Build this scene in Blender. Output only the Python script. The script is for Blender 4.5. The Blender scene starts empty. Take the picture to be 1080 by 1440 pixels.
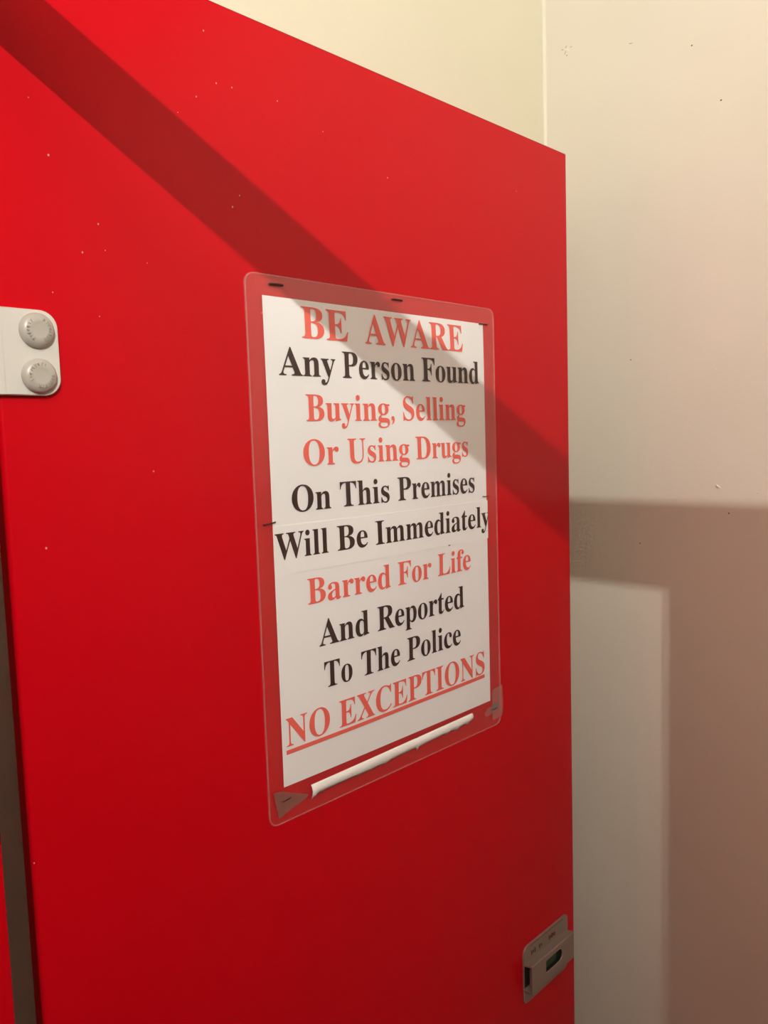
import bpy, bmesh, math, random
from mathutils import Vector, Matrix
from math import sin, cos, pi, radians

S = bpy.context.scene
COL = S.collection
ZO = 1.77            # height above the floor of the sign's top edge

# ---------------------------------------------------------------- camera
F, YAW, PITCH, ROLL = 1117.41, 0.7926, 0.0911, -0.0317
fw = Vector((sin(YAW)*cos(PITCH), cos(YAW)*cos(PITCH), -sin(PITCH)))
rt = Vector((cos(YAW), -sin(YAW), 0)); up = rt.cross(fw)
r2 = rt*cos(ROLL) + up*sin(ROLL); u2 = -rt*sin(ROLL) + up*cos(ROLL)
cam = bpy.data.cameras.new('camera'); camo = bpy.data.objects.new('camera', cam); COL.objects.link(camo)
M = Matrix((r2, u2, -fw)).transposed().to_4x4()
M.translation = Vector((-0.3553, -0.4876, -0.1263 + ZO))
camo.matrix_world = M
cam.sensor_fit = 'VERTICAL'; cam.sensor_height = 36.0; cam.lens = F/1440*36.0
cam.clip_start = 0.01
S.camera = camo

# ---------------------------------------------------------------- light and exposure
S.view_settings.view_transform = 'Standard'; S.view_settings.look = 'None'
S.view_settings.gamma = 1; S.view_settings.use_curve_mapping = False
S.view_settings.exposure = 0.0
W = bpy.data.worlds.new('world'); S.world = W; W.use_nodes = True
W.node_tree.nodes['Background'].inputs[0].default_value = (1, .9, .78, 1)
W.node_tree.nodes['Background'].inputs[1].default_value = 0.02

def area(name, loc, aim, sx, sy, power, col, spread=180):
    l = bpy.data.lights.new(name, 'AREA'); l.shape = 'RECTANGLE'; l.size = sx; l.size_y = sy
    l.energy = power; l.color = col; l.spread = radians(spread)
    o = bpy.data.objects.new(name, l); COL.objects.link(o); o.location = loc
    d = (Vector(aim) - Vector(loc)).normalized()
    o.rotation_euler = d.to_track_quat('-Z', 'Y').to_euler()
    return o
LX, LY, LZ = -0.771, -1.052, 0.467 + ZO
# the twin-tube lamp of the washroom: two slim tubes side by side
for dy in (-.0035, .0035):
    area('lamp_tube', (LX, LY+dy, LZ), (LX+.80, LY+.80, LZ+.95), .0015, .018, 12.7, (1.0, 1.0, .93))
# added soft light that brightens the upper wall, no real fitting
area('fill_light', (-1.25, -1.95, ZO+.60), (-.6, -1.2, ZO), .35, .35, 3.7, (1.0, 1.0, .93))
area('fill_light', (-1.50, -.75, ZO+.62), (-1.5, -.7, 0), .7, .7, .5, (1.0, .97, .90))  # added ambient fill for the room

# ---------------------------------------------------------------- helpers
def mat(name, col, rough=.5, metal=0, spec=.5, **k):
    m = bpy.data.materials.new(name); m.use_nodes = True
    b = m.node_tree.nodes['Principled BSDF']
    b.inputs['Base Color'].default_value = (*col, 1); b.inputs['Roughness'].default_value = rough
    b.inputs['Metallic'].default_value = metal; b.inputs['Specular IOR Level'].default_value = spec
    for a, v in k.items(): b.inputs[a.replace('_', ' ')].default_value = v
    return m
def bump(m, scale, strength, dist=.001, detail=4, colvar=None):
    nt = m.node_tree; b = nt.nodes['Principled BSDF']
    tc = nt.nodes.new('ShaderNodeTexCoord'); n = nt.nodes.new('ShaderNodeTexNoise')
    n.inputs['Scale'].default_value = scale; n.inputs['Detail'].default_value = detail
    bp = nt.nodes.new('ShaderNodeBump'); bp.inputs['Strength'].default_value = strength; bp.inputs['Distance'].default_value = dist
    nt.links.new(tc.outputs['Object'], n.inputs['Vector']); nt.links.new(n.outputs['Fac'], bp.inputs['Height'])
    nt.links.new(bp.outputs['Normal'], b.inputs['Normal'])
    if colvar:
        sc, amt = colvar
        n2 = nt.nodes.new('ShaderNodeTexNoise'); n2.inputs['Scale'].default_value = sc; n2.inputs['Detail'].default_value = 3
        nt.links.new(tc.outputs['Object'], n2.inputs['Vector'])
        base = b.inputs['Base Color'].default_value[:3]
        r = nt.nodes.new('ShaderNodeValToRGB')
        r.color_ramp.elements[0].position = .3; r.color_ramp.elements[1].position = .7
        r.color_ramp.elements[0].color = (*[c*(1-amt) for c in base], 1)
        r.color_ramp.elements[1].color = (*[min(1, c*(1+amt)) for c in base], 1)
        nt.links.new(n2.outputs['Fac'], r.inputs['Fac']); nt.links.new(r.outputs['Color'], b.inputs['Base Color'])
    return m
MT = {
 'wall_right': bump(mat('cream_wall_paint', (.78, .725, .61), .62, spec=.3), 260, .25, .0006, 5, (5, .025)),
 'wall_left': bump(mat('yellowish_wall_paint', (.80, .76, .585), .6, spec=.3), 260, .25, .0006, 5, (5, .02)),
 'room': bump(mat('washroom_paint', (.50, .33, .28), .7), 200, .2, .0006),
 'ceiling': bump(mat('ceiling_paint', (.66, .55, .50), .8), 200, .2, .0006),
 'floor': bump(mat('floor_vinyl', (.09, .065, .05), .5), 90, .3, .001, 4, (30, .25)),
 'red': bump(mat('red_laminate', (.60, .0015, .0085), .26, spec=.20), 900, .12, .0002, 3, (3, .02)),
 'edge': mat('dark_red_edging', (.20, .002, .002), .9, spec=.05),
 'hinge': bump(mat('cream_grey_nylon', (.69, .68, .62), .38), 500, .1, .0002),
 'cap': bump(mat('grey_nylon_cap', (.48, .46, .40), .3), 500, .05, .0002),
 'capmark': mat('cap_marking', (.36, .33, .27), .4),
 'latch': bump(mat('satin_grey_cast_metal', (.37, .31, .26), .30, .5), 900, .12, .0002),
 'latchmark': mat('latch_marking', (.13, .05, .03), .6),
 'dark': mat('recess_shade', (.02, .015, .012), .6),  # near-black colour standing in for shade inside the latch
 'green': mat('green_indicator', (.02, .085, .035), .35),
 'paper': bump(mat('white_paper', (.93, .93, .92), .75, spec=.2), 700, .1, .0001),
 'strip': bump(mat('pasted_paper', (.95, .95, .93), .75, spec=.2), 700, .1, .0001),
 'redink': mat('glare_paled_red_ink', (.90, .15, .11), .7, spec=.2),  # red made paler to carry the glare on the laminate
 'blackink': mat('black_ink', (.045, .020, .016), .7, spec=.2),
 'staple': mat('rusty_staple_wire', (.045, .018, .012), .5, .5),
 'tornpaper': bump(mat('torn_white_paper', (.90, .89, .84), .8), 300, .6, .0008),
 'caulk': mat('caulk_bead', (.82, .77, .62), .45),
 'chip': mat('paint_chip', (.85, .78, .66), .6),
 'scar': mat('filler_scar', (.50, .44, .31), .8),
 'hole': mat('nail_hole', (.14, .09, .06), .8),
 'fleck': mat('white_paint_fleck', (.75, .45, .38), .6),
}
def film(name, haze, gloss, rough, col=(.9, .85, .8)):
    m = bpy.data.materials.new(name); m.use_nodes = True; nt = m.node_tree; nt.nodes.clear()
    t = nt.nodes.new('ShaderNodeBsdfTransparent'); d = nt.nodes.new('ShaderNodeBsdfDiffuse'); g = nt.nodes.new('ShaderNodeBsdfGlossy')
    d.inputs['Color'].default_value = (*col, 1); g.inputs['Roughness'].default_value = rough
    g.inputs['Color'].default_value = (1, 1, 1, 1)
    a = nt.nodes.new('ShaderNodeMixShader'); b = nt.nodes.new('ShaderNodeMixShader'); o = nt.nodes.new('ShaderNodeOutputMaterial')
    a.inputs[0].default_value = haze
    nt.links.new(t.outputs[0], a.inputs[1]); nt.links.new(d.outputs[0], a.inputs[2])
    lw = nt.nodes.new('ShaderNodeLayerWeight'); pw = nt.nodes.new('ShaderNodeMath'); pw.operation = 'POWER'; pw.inputs[1].default_value = 5
    ml = nt.nodes.new('ShaderNodeMath'); ml.operation = 'MULTIPLY_ADD'
    r0 = ((gloss-1)/(gloss+1))**2; ml.inputs[1].default_value = 1-r0; ml.inputs[2].default_value = r0
    nt.links.new(lw.outputs['Facing'], pw.inputs[0]); nt.links.new(pw.outputs[0], ml.inputs[0]); nt.links.new(ml.outputs[0], b.inputs[0]); nt.links.new(a.outputs[0], b.inputs[1]); nt.links.new(g.outputs[0], b.inputs[2])
    nt.links.new(b.outputs[0], o.inputs[0])
    return m
MT['film'] = film('laminate_film', .010, 1.46, .16)
MT['filmrim'] = film('laminate_film_rim', .18, 1.6, .25)
MT['tape'] = film('clear_tape', .06, 1.5, .3)
MT['dirtytape'] = film('grubby_tape', .30, 1.5, .4, (.34, .22, .17))

def link(name, me, m=None, parent=None):
    o = bpy.data.objects.new(name, me); COL.objects.link(o)
    if m: me.materials.append(MT[m])
    if parent: o.parent = parent
    return o
def from_bm(name, bm, m, parent=None, smooth=False):
    bmesh.ops.recalc_face_normals(bm, faces=bm.faces)
    me = bpy.data.meshes.new(name); bm.to_mesh(me); bm.free()
    if smooth:
        for p in me.polygons: p.use_smooth = True
    return link(name, me, m, parent)
def thing(name, loc, label, cat, group=None):
    o = bpy.data.objects.new(name, None); COL.objects.link(o); o.location = loc
    o.empty_display_size = .05
    o['label'] = label; o['category'] = cat
    if group: o['group'] = group
    return o
def box_bm(x0, x1, y0, y1, z0, z1, bev=0, bm=None, seg=2):
    bm = bm or bmesh.new()
    r = bmesh.ops.create_cube(bm, size=1)
    for v in r['verts']:
        v.co = Vector((x0+(v.co.x+.5)*(x1-x0), y0+(v.co.y+.5)*(y1-y0), z0+(v.co.z+.5)*(z1-z0)))
    if bev:
        es = {e for v in r['verts'] for e in v.link_edges}
        bmesh.ops.bevel(bm, geom=list(es), offset=bev, segments=seg, affect='EDGES', profile=.5)
    return bm
def rrect(x0, x1, z0, z1, rs, n=8):
    # counter-clockwise from lower left; rs = radii (bl, br, tr, tl)
    pts = []
    for (cx, cz, a0, r) in ((x0, z0, pi, rs[0]), (x1, z0, 1.5*pi, rs[1]), (x1, z1, 0, rs[2]), (x0, z1, .5*pi, rs[3])):
        sx = 1 if cx == x0 else -1; sz = 1 if cz == z0 else -1
        if r <= 0: pts.append((cx, cz)); continue
        for i in range(n+1):
            a = a0 + i/n*pi/2
            pts.append((cx+sx*r+cos(a)*r, cz+sz*r+sin(a)*r))
    return pts
def plate(name, outlines, yf, t, m, parent=None, bevel=0, smooth=False):
    """flat plate facing -Y, front at y=yf, thickness t, outlines[0] outer, the rest holes (x,z)"""
    c = bpy.data.curves.new(name, 'CURVE'); c.dimensions = '2D'; c.fill_mode = 'BOTH'
    c.extrude = t/2 - bevel; c.bevel_depth = bevel; c.bevel_resolution = 2
    if bevel: c.offset = -bevel
    for ol in outlines:
        s = c.splines.new('POLY'); s.points.add(len(ol)-1); s.use_cyclic_u = True
        for p, (x, z) in zip(s.points, ol): p.co = (x, z, 0, 1)
    to = bpy.data.objects.new('tmp', c); COL.objects.link(to)
    dg = bpy.context.evaluated_depsgraph_get()
    me = bpy.data.meshes.new_from_object(to.evaluated_get(dg)); bpy.data.objects.remove(to); bpy.data.curves.remove(c)
    me.name = name
    for v in me.vertices:
        x, z, d = v.co; v.co = (x, yf + t/2 - d, z)
    bm = bmesh.new(); bm.from_mesh(me); bmesh.ops.remove_doubles(bm, verts=bm.verts, dist=1e-6)
    bmesh.ops.recalc_face_normals(bm, faces=bm.faces); bm.to_mesh(me); bm.free()
    me.materials.clear()
    return link(name, me, m, parent)
def struct(name, bm, m, parent=None):
    o = from_bm(name, bm, m, parent)
    if not parent: o['kind'] = 'structure'
    return o

# ---------------------------------------------------------------- the room
XW, YW = .55, .095
H = 2.46
struct('floor', box_bm(-2.3, XW+.1, -2.6, YW+.1, -.1, 0), 'floor')
struct('ceiling', box_bm(-2.3, XW+.1, -2.6, YW+.1, H, H+.1), 'ceiling')
wr = struct('wall_right', box_bm(XW, XW+.1, -2.6, YW, 0, H), 'wall_right')
wl = struct('wall_left', box_bm(-2.3, XW+.1, YW, YW+.1, 0, H), 'wall_left')
struct('wall_back', box_bm(-2.4, -2.3, -2.6, YW+.1, 0, H), 'room')
struct('wall_near', box_bm(-2.4, XW+.1, -2.7, -2.6, 0, H), 'room')
# bead of filler down the corner of the two walls
bm = bmesh.new(); rnd = random.Random(3); prev = None
for i in range(124):
    z = H*i/123
    top = min(1, max(0, (z-1.6)/.6))
    w = .0016 + .0016*top + rnd.uniform(-.0005, .0005)
    ring = [bm.verts.new((XW-w*1.0, YW-.0001, z)), bm.verts.new((XW-w*.62, YW-w*.38, z)), bm.verts.new((XW-w*.30, YW-w*.72, z)), bm.verts.new((XW-.0001, YW-w*1.25, z))]
    if prev:
        for a in range(3): bm.faces.new((prev[a], prev[a+1], ring[a+1], ring[a]))
    prev = ring
cb = struct('trim_1', bm, 'caulk')

# chips, nail holes and a filled scar in the right wall (y, z below the sign's top)
def wall_blob(name, y, z, ry, rz, ang, depth, m, seed=0, n=10):
    bm = bmesh.new(); r = random.Random(seed)
    c = bm.verts.new((XW-depth, y, z)); ring = []
    for i in range(n):
        a = i/n*2*pi; k = r.uniform(.75, 1.15)
        dy, dz = cos(a)*ry*k, sin(a)*rz*k
        ring.append(bm.verts.new((XW-.0001, y+dy*cos(ang)-dz*sin(ang), z+dy*sin(ang)+dz*cos(ang))))
    for i in range(n): bm.faces.new((c, ring[i], ring[(i+1) % n]))
    return from_bm(name, bm, m, wr)
for k, (y, z, a, b, ang, dep, m) in enumerate([
    (0.0629, 2.1201, 0.0019, 0.00045, 2.3, 0.0009, 'scar'),
    (0.0680, 2.1185, 0.0022, 0.0005, 0.5, 0.0009, 'scar'),
    (0.0640, 2.1138, 0.0026, 0.00045, -1.1, 0.0009, 'scar'),
    (0.0559, 2.1177, 0.0026, 0.0004, 0.1, 0.0008, 'scar'),
    (0.0609, 2.1161, 0.003, 0.0018, 0.5, 0.0006, 'chip'),
    (-0.0231, 2.0939, 0.0026, 0.0005, 0.2, 0.0008, 'scar'),
    (-0.0955, 2.0661, 0.001, 0.0009, 0, 0.0002, 'hole'),
    (-0.1279, 1.9981, 0.0012, 0.0009, 0, 0.0006, 'hole'),
    (-0.1264, 1.9941, 0.0013, 0.0008, 0.8, 0.0006, 'chip'),
    (-0.0218, 1.7300, 0.0007, 0.0009, 0, 0.0003, 'hole'),
    (-0.0300, 1.7292, 0.0012, 0.0012, 0, 0.0006, 'chip'),
    (-0.1276, 1.5788, 0.0036, 0.001, 0.7, 0.0024, 'chip'),
    (-0.1260, 1.5772, 0.003, 0.0004, 0.7, 0.0005, 'scar'),
    (-0.1397, 1.5486, 0.001, 0.001, 0, 0.0003, 'hole'),
    (-0.0331, 1.5073, 0.0008, 0.0008, 0, 0.0003, 'hole'),
    (-0.1709, 1.5726, 0.0022, 0.0006, 0.1, 0.0005, 'chip'),
    (0.0620, 2.1097, 0.0007, 0.0007, 0, 0.0002, 'hole'),
    (-0.1252, 1.7095, 0.0012, 0.0005, 0.4, 0.0004, 'chip'),
    (-0.0014, 1.5941, 0.0018, 0.0005, 0.9, 0.0004, 'chip')]):
    wall_blob('paint_chip' if m != 'hole' else 'nail_hole', y, z, a, b, ang, dep, m, k)

# ---------------------------------------------------------------- cubicle frontage (behind and beside the camera)
DT = .1815 + ZO
lp = thing('pilaster', (-.2085, .035, 0), 'narrow red cubicle post seen at the lower left past the gap beside the hinge', 'post')
p = from_bm('panel', box_bm(-.0065, .0065, -.055, .059, .12, .1395+ZO, .001), 'red', lp)
from_bm('foot', box_bm(-.012, .012, -.012, .012, 0, .12, .002), 'latch', lp)
rp = thing('pilaster', (-.2130, -.815, 0), 'wide red cubicle panel on the lock side of the doorway', 'post')
from_bm('panel', box_bm(-.007, .0065, -1.78, .175, .12, .1395+ZO, .001), 'red', rp)
from_bm('foot', box_bm(-.012, .012, -.012, .012, 0, .12, .002), 'latch', rp)
hr = from_bm('header_rail', box_bm(-.2205, -.2005, -2.599, YW-.001, .1397+ZO, .1747+ZO, .001), 'latch')
hr['label'] = 'grey rail across the top of the cubicle doorway'; hr['category'] = 'rail'

# ---------------------------------------------------------------- the door
X0, X1, ZB, DTH = -.1787, .444, .15, .0138
door = thing('cubicle_door', (X0, .006, ZB), 'large glossy red toilet cubicle door standing open beside the cream wall', 'door')
def D(o):      # world-coordinate mesh -> child of the door
    o.data.transform(Matrix.Translation(-door.location)); return o
prof = [(X0+.0034-.0030*cos(a), .0034-.0034*sin(a)) for a in [k/20*pi/2 for k in range(21)]]
prof += [(X1-.0014, 0), (X1-.0008, .0002), (X1-.0006, .0008), (X1-.0006, DTH-.0006), (X1-.0012, DTH), (X0+.0012, DTH), (X0+.0004, DTH-.0006)]
bm = bmesh.new()
lo = [bm.verts.new((x, y, ZB+.0006)) for x, y in prof]; hi = [bm.verts.new((x, y, DT-.0006)) for x, y in prof]
bm.faces.new(lo[::-1]); bm.faces.new(hi)
for a in range(len(prof)): bm.faces.new((lo[a], lo[(a+1) % len(prof)], hi[(a+1) % len(prof)], hi[a]))
dp = D(from_bm('door_panel', bm, 'red', door))
bm = bmesh.new()
box_bm(X0, X0+.0006, .0034, DTH-.0004, ZB, DT, .0002, bm)
D(from_bm('edge_strip', bm, 'edge', door))
D(from_bm('edge_strip', box_bm(X1-.0006, X1+.0001, .0004, DTH-.0004, ZB, DT, .0003), 'edge', door))
D(from_bm('edge_strip', box_bm(X0+.0006, X1-.0006, .0004, DTH-.0004, DT-.0006, DT+.0002, .0003), 'edge', door))
# flecks of white paint on the door
bm = bmesh.new()
for x, z in [(-0.1386, 1.8205), (-0.1096, 1.7849), (-0.1060, 1.7692), (-0.1212, 1.7658), (-0.1417, 1.7392), (-0.1126, 1.7273), (-0.0062, 1.8140), (-0.0236, 1.9294), (-0.0151, 1.8969), (-0.0019, 1.8977), (-0.0321, 1.8832), (-0.0474, 1.8688), (0.0392, 1.8995), (0.0840, 1.8882), (-0.0810, 1.6271), (-0.1775, 1.3904), (-0.1565, 1.5838), (0.0005, 1.8232), (-0.0769, 1.7651), (0.0157, 1.7409), (0.3479, 1.8933), (-0.1483, 1.8512), (0.1567, 1.8677)]:
    s = random.Random(int(x*1e4)).uniform(.0003, .0007)
    r = bmesh.ops.create_icosphere(bm, subdivisions=1, radius=s, matrix=Matrix.Translation((x, 0, z)) @ Matrix.Diagonal((1, .5, 1.2, 1)))
fl = D(from_bm('paint_fleck', bm, 'fleck', door)); fl['kind'] = 'stuff'

# hinge : nylon plate, two domed cap covers, barrel
hz0, hz1 = ZO-.0936, ZO-.0427
hg = D(plate('hinge', [rrect(-.1798, -.1416, hz0, hz1, (.0002, .0105, .0105, .0002))], -.0034, .0034, 'hinge', door, .0006))
hloc = door.location
bm = bmesh.new()
box_bm(-.1815, -.1745, -.0037, -.0002, hz0+.0003, hz1-.0003, .0004, bm)
D(from_bm('hinge_rib', bm, 'hinge', door)).parent = hg
bm = bmesh.new()
bmesh.ops.create_cone(bm, cap_ends=True, segments=32, radius1=.0062, radius2=.0062, depth=.050, matrix=Matrix.Translation((-.1880, .0005, (hz0+hz1)/2)))
D(from_bm('barrel', bm, 'hinge', door)).parent = hg
bm = box_bm(-.2018, -.1990, -.005, .055, hz0, hz1, .0008)
box_bm(-.2015, -.1900, -.0030, .0005, hz0, hz1, .0004, bm)
D(from_bm('frame_leaf', bm, 'hinge', door)).parent = hg
def cap(cx, cz, seed):
    bm = bmesh.new(); prof = [(.0104, 0), (.0105, .0008), (.0104, .0018), (.0098, .0030), (.0086, .0041), (.0070, .0048), (.0056, .0051), (.0046, .00518), (.0040, .0050), (.0020, .0050)]
    n = 40; rings = []
    for r, h in prof: rings.append([bm.verts.new((cx+cos(i/n*2*pi)*r, -.0033-h, cz+sin(i/n*2*pi)*r)) for i in range(n)])
    c = bm.verts.new((cx, -.0033-.0050, cz))
    for a, b in zip(rings, rings[1:]):
        for i in range(n): bm.faces.new((a[i], a[(i+1) % n], b[(i+1) % n], b[i]))
    for i in range(n): bm.faces.new((rings[-1][i], rings[-1][(i+1) % n], c))
    o = D(from_bm('cap_cover', bm, 'cap', door, True)); o.parent = hg
    # the worn moulded lettering round the cap
    bm = bmesh.new(); r = random.Random(seed)
    arcs = [(2.3, 4.1), (5.2, 7.4)] if seed == 1 else [(1.2, 3.6), (4.4, 6.2)]
    for a0, a1 in arcs:
        a = a0
        while a < a1:
            for q in range(r.choice((1, 2, 2))):
                aa = a + q*.10; L = r.uniform(.0014, .0024)
                m = Matrix.Translation((cx, 0, cz)) @ Matrix.Rotation(-aa, 4, 'Y') @ Matrix.Translation((.0065, -.00830, 0)) @ Matrix.Rotation(r.uniform(-.5, .5), 4, 'Y') @ Matrix.Diagonal((L,   .0005, .00036, 1))
                bmesh.ops.create_cube(bm, size=1, matrix=m)
            a += .30
    mk = D(from_bm('moulded_lettering', bm, 'capmark', door)); mk.parent = hg
    return o
cap(-.1548, ZO-.0551, 1)
cap(-.1551, ZO-.0819, 2)

# indicator latch by the free edge
lx0, lx1 = .3360, .4265
lz0, lz1 = ZO-.7605, ZO-.6940
lt = D(plate('latch', [rrect(lx0, lx1, lz0, lz1, (.006, .0085, .0065, .009))], -.0022, .0022, 'latch', door, .0005))
# hat-section cover, open at its left end
bz0, bz1 = ZO-.7430, ZO-.7112
fy = -.0130; th = .0016
win = rrect(.3640, .3975, ZO-.7318, ZO-.7178, (.0012, .0068, .0068, .0012))
cov = D(plate('cover_face', [rrect(lx0-.0002, lx1-.0045, bz0, bz1+.0008, (.0006,)*4), win], fy, th, 'latch', door, .00075)); cov.parent = lt
def prism(pts, x0, x1, bm):      # (y,z) profile swept along x
    a = [bm.verts.new((x0, y, z)) for y, z in pts]; b = [bm.verts.new((x1, y, z)) for y, z in pts]
    n = len(pts); bm.faces.new(a); bm.faces.new(b[::-1])
    for i in range(n): bm.faces.new((a[i], a[(i+1) % n], b[(i+1) % n], b[i]))
bm = bmesh.new()
prism([(-.0020, bz1-.0032), (-.0020, bz1-.0010), (fy+.0008, bz1+.0008), (fy+.0014, bz1-.0012)], lx0, lx1-.0047, bm)
prism([(-.0020, bz0-.0006), (-.0020, bz0+.0012), (fy+.0012, bz0+.0016), (fy+.0008, bz0)], lx0, lx1-.0047, bm)
box_bm(lx1-.0065, lx1-.0047, fy+.0006, -.0020, bz0+.0006, bz1-.0014, 0, bm)
c2 = D(from_bm('cover_side', bm, 'latch', door)); c2.parent = lt
bm = box_bm(lx0+.004, lx0+.022, -.0090, -.0060, bz0+.004, bz1-.006, .0012)
c3 = D(from_bm('slide_bolt', bm, 'latch', door)); c3.parent = lt
bm = box_bm(.358, .405, -.0085, -.0075, ZO-.7360, ZO-.7150, .0002)  # dark slabs paint the shade behind the window and in the cover
box_bm(lx0+.0008, lx1-.008, -.0026, -.0021, ZO-.7400, ZO-.7145, 0, bm)
c4 = D(from_bm('shade_backing', bm, 'dark', door)); c4.parent = lt; c4['label'] = 'dark slabs standing in for shade inside the latch'
c5 = D(plate('indicator', [rrect(.3640, .3905, ZO-.7300, ZO-.7195, (.001, .004, .004, .001))], -.0092, .0012, 'green', door)); c5.parent = lt; c5['label'] = 'dark green indicator in the window'
bm = bmesh.new()
for i, (a, b) in enumerate(((.3500, .3600), (.3660, .3730), (.3860, .4000))):
    z = ZO-.7048
    n = max(2, int((b-a)/.0026))
    for k in range(n):
        x = a + (b-a)*k/n
        box_bm(x, x+.0017, -.0026, -.0021, z-.0030+.0008*(k % 2), z+.0022-.0006*((k+1) % 3), 0, bm)
box_bm(.3475, .4160, -.0024, -.0021, ZO-.6965, ZO-.6961, 0, bm)
c6 = D(from_bm('stamped_marking', bm, 'latchmark', door)); c6.parent = lt; c6['label'] = 'worn dark marking stamped along the plate'

# ---------------------------------------------------------------- the sign
PW, PH = .303, .4263
sign = thing('warning_sign', (PW/2, 0, ZO-PH), 'white laminated sign in red and black serif letters stapled to the red door', 'sign')
def bulge(x, z):      # z relative to the top edge (negative)
    u = min(1, max(0, x/PW)); v = min(1, max(0, -z/PH))
    b = .0030*sin(pi*u)**.8*(sin(pi*v))**.6 + .0010*sin(2*pi*(u*1.3+v*1.1))*sin(pi*u)*sin(pi*v)
    b += .0008*math.exp(-((u-.75)/.10)**2-((v-.10)/.06)**2) - .0006*math.exp(-((u-.55)/.10)**2-((v-.07)/.05)**2)
    return b
def bend(me, off):    # flat mesh (x, y, z rel to the top) -> onto the bulging sign, then into the sign's frame
    for v in me.vertices:
        x, y, z = v.co
        v.co = (x-PW/2, y-off-bulge(x, z), z+PH)
def subdivide_grid(outline, nx, nz, x0, x1, z0, z1):
    bm = bmesh.new(); vs = [[bm.verts.new((x0+(x1-x0)*i/nx, 0, z0+(z1-z0)*j/nz)) for i in range(nx+1)] for j in range(nz+1)]
    for j in range(nz):
        for i in range(nx): bm.faces.new((vs[j][i], vs[j][i+1], vs[j+1][i+1], vs[j+1][i]))
    return bm
def sheet(name, x0, x1, z0, z1, off, t, m, parent, nx=40, nz=56, r=0, smooth=True):
    """bent sheet with rounded corners and real thickness"""
    bm = subdivide_grid(None, nx, nz, 0, 1, 0, 1)
    for v in bm.verts:
        u, w = v.co.x, v.co.z
        x = x0+(x1-x0)*u; z = z0+(z1-z0)*w
        if r:
            for cx, cz, sx, sz in ((x0, z0, 1, 1), (x1, z0, -1, 1), (x0, z1, 1, -1), (x1, z1, -1, -1)):
                dx = (x-(cx+sx*r))*-sx; dz = (z-(cz+sz*r))*-sz
                if dx > 0 and dz > 0:
                    k = max(dx, dz)/math.hypot(dx, dz); x = cx+sx*r-sx*dx*k; z = cz+sz*r-sz*dz*k
        v.co = (x, 0, z)
    g = bmesh.ops.extrude_face_region(bm, geom=bm.faces[:])
    for v in [e for e in g['geom'] if isinstance(e, bmesh.types.BMVert)]: v.co.y += t
    o = from_bm(name, bm, m, parent)
    bend(o.data, off)
    if smooth:
        for p in o.data.polygons: p.use_smooth = True
        o.data.set_sharp_from_angle(angle=radians(30))
    return o
sheet('laminate_pouch', 0, PW, -PH, 0, .0016, .0013, 'film', sign, 60, 84, .008)['label'] = 'clear glossy laminate with a wide see-through border'
# sealed rim of the pouch
bm = bmesh.new(); ol = []
for i, (x, z) in enumerate(rrect(.0004, PW-.0004, -PH+.0004, -.0004, (.008,)*4, 6)): ol.append((x, z))
ol2 = []
for a, b in zip(ol, ol[1:]+ol[:1]):
    n = max(1, int(math.hypot(b[0]-a[0], b[1]-a[1])/.008))
    for k in range(n): ol2.append((a[0]+(b[0]-a[0])*k/n, a[1]+(b[1]-a[1])*k/n))
cx, cz = PW/2, -PH/2
A = [bm.verts.new((x, 0, z)) for x, z in ol2]
B = [bm.verts.new((x+(.0006 if x < cx else -.0006), 0, z+(.0006 if z < cz else -.0006))) for x, z in ol2]
A2 = [bm.verts.new((v.co.x, .0014, v.co.z)) for v in A]
n = len(A)
for i in range(n):
    j = (i+1) % n
    bm.faces.new((A[i], A[j], B[j], B[i])); bm.faces.new((A[i], A[j], A2[j], A2[i]))
o = from_bm('pouch_rim', bm, 'filmrim', sign); bend(o.data, .0017)

# paper (slightly out of square, as it was cut)
px0, px1, pz0, pz1 = .0160, .2855, -.3978, -.0160
paper = sheet('paper', px0, px1, pz0, pz1, .0008, .00025, 'paper', sign, 44, 60)
sheet('pasted_strip', px0+.0002, px1+.0012, -.2290, -.1905, .00110, .00028, 'strip', paper, 44, 8, smooth=True)

# ---- lettering: bold serif capitals and lower case of Blender's own font
def serif(s):
    o = ''
    for ch in s:
        if 'A' <= ch <= 'Z': o += chr(0x1D400+ord(ch)-65)
        elif 'a' <= ch <= 'z': o += chr(0x1D41A+ord(ch)-97)
        else: o += ch
    return o
def text_mesh(s):
    c = bpy.data.curves.new('t', 'FONT'); c.body = serif(s); c.resolution_u = 5
    to = bpy.data.objects.new('tmp', c); COL.objects.link(to)
    bpy.context.view_layer.update()
    dg = bpy.context.evaluated_depsgraph_get()
    me = bpy.data.meshes.new_from_object(to.evaluated_get(dg)); bpy.data.objects.remove(to); bpy.data.curves.remove(c)
    return me
m0 = text_mesh('E'); CAP = max(v.co.y for v in m0.vertices); BASE0 = min(v.co.y for v in m0.vertices)
def word(s, x0, x1, ztop, zbase, bm, clip=None):
    me = text_mesh(s)
    xs = [v.co.x for v in me.vertices]; a, b = min(xs), max(xs)
    k = (ztop-zbase)/(CAP-BASE0)
    for v in me.vertices:
        v.co = (x0+(v.co.x-a)/(b-a)*(x1-x0), 0, zbase+(v.co.y-BASE0)*k)
    b2 = bmesh.new(); b2.from_mesh(me)
    if clip: 
        bmesh.ops.bisect_plane(b2, geom=b2.verts[:]+b2.edges[:]+b2.faces[:], plane_co=(clip, 0, 0), plane_no=(1, 0, 0), clear_outer=True)
    b2.to_mesh(me); b2.free()
    bm.from_mesh(me); bpy.data.meshes.remove(me)
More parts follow.
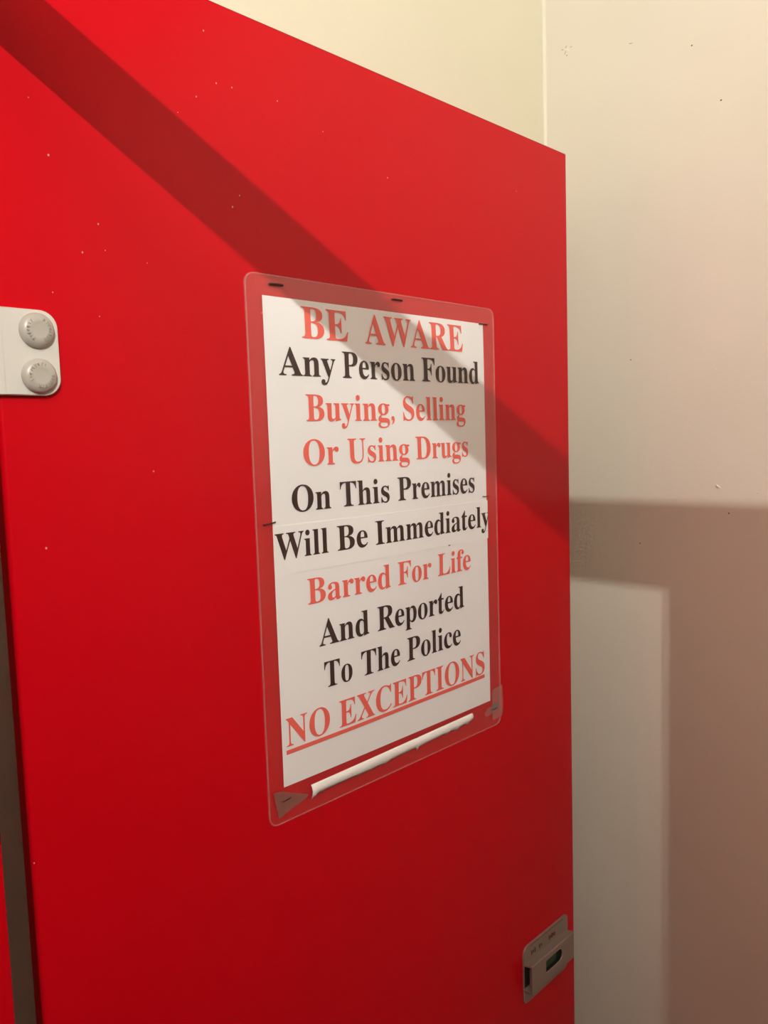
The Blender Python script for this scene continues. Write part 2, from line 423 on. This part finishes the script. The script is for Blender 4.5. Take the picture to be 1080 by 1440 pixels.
LINES = [
 ('redink', -.0208, -.0452, [('BE', .0521, .1015), ('AWARE', .1210, .2515)], 'large red heading BE AWARE'),
 ('blackink', -.0535, -.0748, [('Any', .0279, .0858), ('Person', .0935, .1812), ('Found', .1909, .2758)], 'black line Any Person Found'),
 ('redink', -.0890, -.1100, [('Buying,', .0529, .1530), ('Selling', .1640, .2527)], 'red line Buying, Selling'),
 ('redink', -.1248, -.1452, [('Or', .0483, .0858), ('Using', .0958, .1698), ('Drugs', .1783, .2558)], 'red line Or Using Drugs'),
 ('blackink', -.1602, -.1808, [('On', .0350, .0753), ('This', .0855, .1424), ('Premises', .1530, .2653)], 'black line On This Premises'),
 ('blackink', -.1963, -.2168, [('Will', .0170, .0705), ('Be', .0803, .1143), ('Immediately', .1235, .2895)], 'black line Will Be Immediately'),
 ('redink', -.2355, -.2562, [('Barred', .0470, .1397), ('For', .1493, .1957), ('Life', .2053, .2565)], 'red line Barred For Life'),
 ('blackink', -.2712, -.2925, [('And', .0568, .1120), ('Reported', .1223, .2445)], 'black line And Reported'),
 ('blackink', -.3065, -.3280, [('To', .0608, .0914), ('The', .1018, .1502), ('Police', .1602, .2382)], 'black line To The Police'),
 ('redink', -.3432, -.3660, [('NO', .0200, .0650), ('EXCEPTIONS', .0753, .2760)], 'red underlined line NO EXCEPTIONS'),
]
for m, zt, zb, ws, lab in LINES:
    bm = bmesh.new()
    for s, a, b in ws: word(s, a, b, zt, zb, bm, .2868 if s == 'Immediately' else None)
    if 'EXCEPTIONS' in lab:
        n = 40; row = []
        for i in range(n+1):
            x = .0195+(.2756-.0195)*i/n; z = -.3720+.0014*i/n
            row.append((bm.verts.new((x, 0, z-.0002)), bm.verts.new((x, 0, z+.0033))))
        for p, q in zip(row, row[1:]): bm.faces.new((p[0], q[0], q[1], p[1]))
    me = bpy.data.meshes.new('lettering'); 
    for f in bm.faces: f.normal_update()
    for f in bm.faces:
        if f.normal.y > 0: f.normal_flip()
    bm.to_mesh(me); bm.free()
    o = link('lettering', me, m, paper); bend(me, .00130)
    o['label'] = lab
bm = bmesh.new(); bmesh.ops.create_cube(bm, size=1, matrix=Matrix.Translation((.2235, 0, -.2290)) @ Matrix.Diagonal((.0026, .0002, .0008, 1)))
o = from_bm('speck', bm, 'blackink', paper); bend(o.data, .0012)

# ---- staples
def staple(x0, z0, x1, z1, r=.00042, legs=True):
    bm = bmesh.new(); L = math.hypot(x1-x0, z1-z0); ang = math.atan2(z1-z0, x1-x0)
    path = [(-L/2, .0016), (-L/2, .0004), (-L/2+.0006, -.0002), (0, -.0004), (L/2-.0006, -.0002), (L/2, .0004), (L/2, .0016)]
    rings = []
    for i, (s, y) in enumerate(path):
        rr = []
        p0 = path[max(0, i-1)]; p1 = path[min(len(path)-1, i+1)]
        tx, ty = p1[0]-p0[0], p1[1]-p0[1]; l = math.hypot(tx, ty); tx /= l; ty /= l
        for k in range(8):
            a = k/8*2*pi
            n1 = cos(a)*r; n2 = sin(a)*r*1.3
            ps, py, pz = s - ty*n1, y + tx*n1, n2
            rr.append(bm.verts.new((x0/2+x1/2+ps*cos(ang)-pz*sin(ang), py, z0/2+z1/2+ps*sin(ang)+pz*cos(ang))))
        rings.append(rr)
    for a, b in zip(rings, rings[1:]):
        for k in range(8): bm.faces.new((a[k], a[(k+1) % 8], b[(k+1) % 8], b[k]))
    bm.faces.new(rings[0]); bm.faces.new(rings[-1])
    o = from_bm('staple', bm, 'staple', sign, True); bend(o.data, .0018)
    return o
staple(.0232, -.0074, .0356, -.0070, .0007)
staple(.1570, -.0052, .1690, -.0050, .0006)
staple(.2790, -.0166, .2925, -.0162)
staple(.2791, -.1864, .2905, -.1868, .0003)
staple(.0075, -.1882, .0183, -.1869)
staple(.0130, -.4085, .0215, -.4075, .0003)
staple(.2880, -.4085, .2965, -.4075, .0003)

# ---- grubby tape ends at the lower corners
def poly_sheet(name, pts, off, m, parent, t=.0002):
    bm = bmesh.new(); a = [bm.verts.new((x, 0, z)) for x, z in pts]; f = bm.faces.new(a)
    g = bmesh.ops.extrude_face_region(bm, geom=[f])
    for v in [e for e in g['geom'] if isinstance(e, bmesh.types.BMVert)]: v.co.y -= t
    o = from_bm(name, bm, m, parent); bend(o.data, off); return o
poly_sheet('tape_scrap', [(.0048, -.3985), (.0120, -.3993), (.0250, -.4050), (.0400, -.4113), (.0350, -.4140), (.0240, -.4165), (.0150, -.4190), (.0095, -.4210), (.0072, -.4120)], .0018, 'dirtytape', sign)['label'] = 'grubby brown triangle of tape'
poly_sheet('tape_scrap', [(.2735, -.4090), (.2780, -.4045), (.2880, -.4030), (.2985, -.4020), (.2990, -.4070), (.2900, -.4110), (.2780, -.4130)], .0018, 'tape', sign)['label'] = 'small grey smear of tape'
poly_sheet('tape_scrap', [(.2870, -.3870), (.3050, -.3850), (.3062, -.4060), (.3045, -.4180), (.2870, -.4190)], .0020, 'tape', sign)

# ---- torn white strip under the paper
rag = [(.0424, -.4150), (.0470, -.4140), (.0505, -.4122), (.0540, -.4128), (.0570, -.4122), (.0650, -.4120), (.0728, -.4120), (.0800, -.4122), (.0870, -.4118), (.0950, -.4124), (.1045, -.4124),
       (.1120, -.4124), (.1200, -.4120), (.1294, -.4128), (.1350, -.4115), (.1420, -.4112), (.1500, -.4110), (.1580, -.4108), (.1650, -.4106), (.1690, -.4108), (.1705, -.4142), (.1730, -.4112), (.1800, -.4106), (.1900, -.4103),
       (.2000, -.4102), (.2080, -.4098), (.2142, -.4108), (.2200, -.4094), (.2294, -.4110), (.2340, -.4096), (.2400, -.4088), (.2462, -.4102), (.2500, -.4082), (.2535, -.4080)]
bm = bmesh.new(); prev = None; K = 7; rr = random.Random(8)
for i, (x, zb) in enumerate(rag):
    zb -= .0013
    zt = -.4042 + .0024*(x-.0425)/.212
    if abs(x-.1705) < .001: zt -= .0004
    col = []
    hgt = .0022 + rr.uniform(-.0003, .0003)
    for k in range(K+1):
        f = k/K
        y = -(sin(pi*min(1, f*1.05))**.7)*hgt if 0 < k < K else 0
        if 2 <= k <= K-1: y += rr.uniform(-.00025, .00025)
        col.append(bm.verts.new((x, y, zt+(zb-zt)*f)))
    if prev:
        for k in range(K): bm.faces.new((prev[k], prev[k+1], col[k+1], col[k]))
    else: first = col
    prev = col
o = from_bm('torn_strip', bm, 'tornpaper', sign, True); bend(o.data, .0018)
sm = o.modifiers.new('thick', 'SOLIDIFY'); sm.thickness = .0002
o['label'] = 'torn strip of white paper below the sheet'
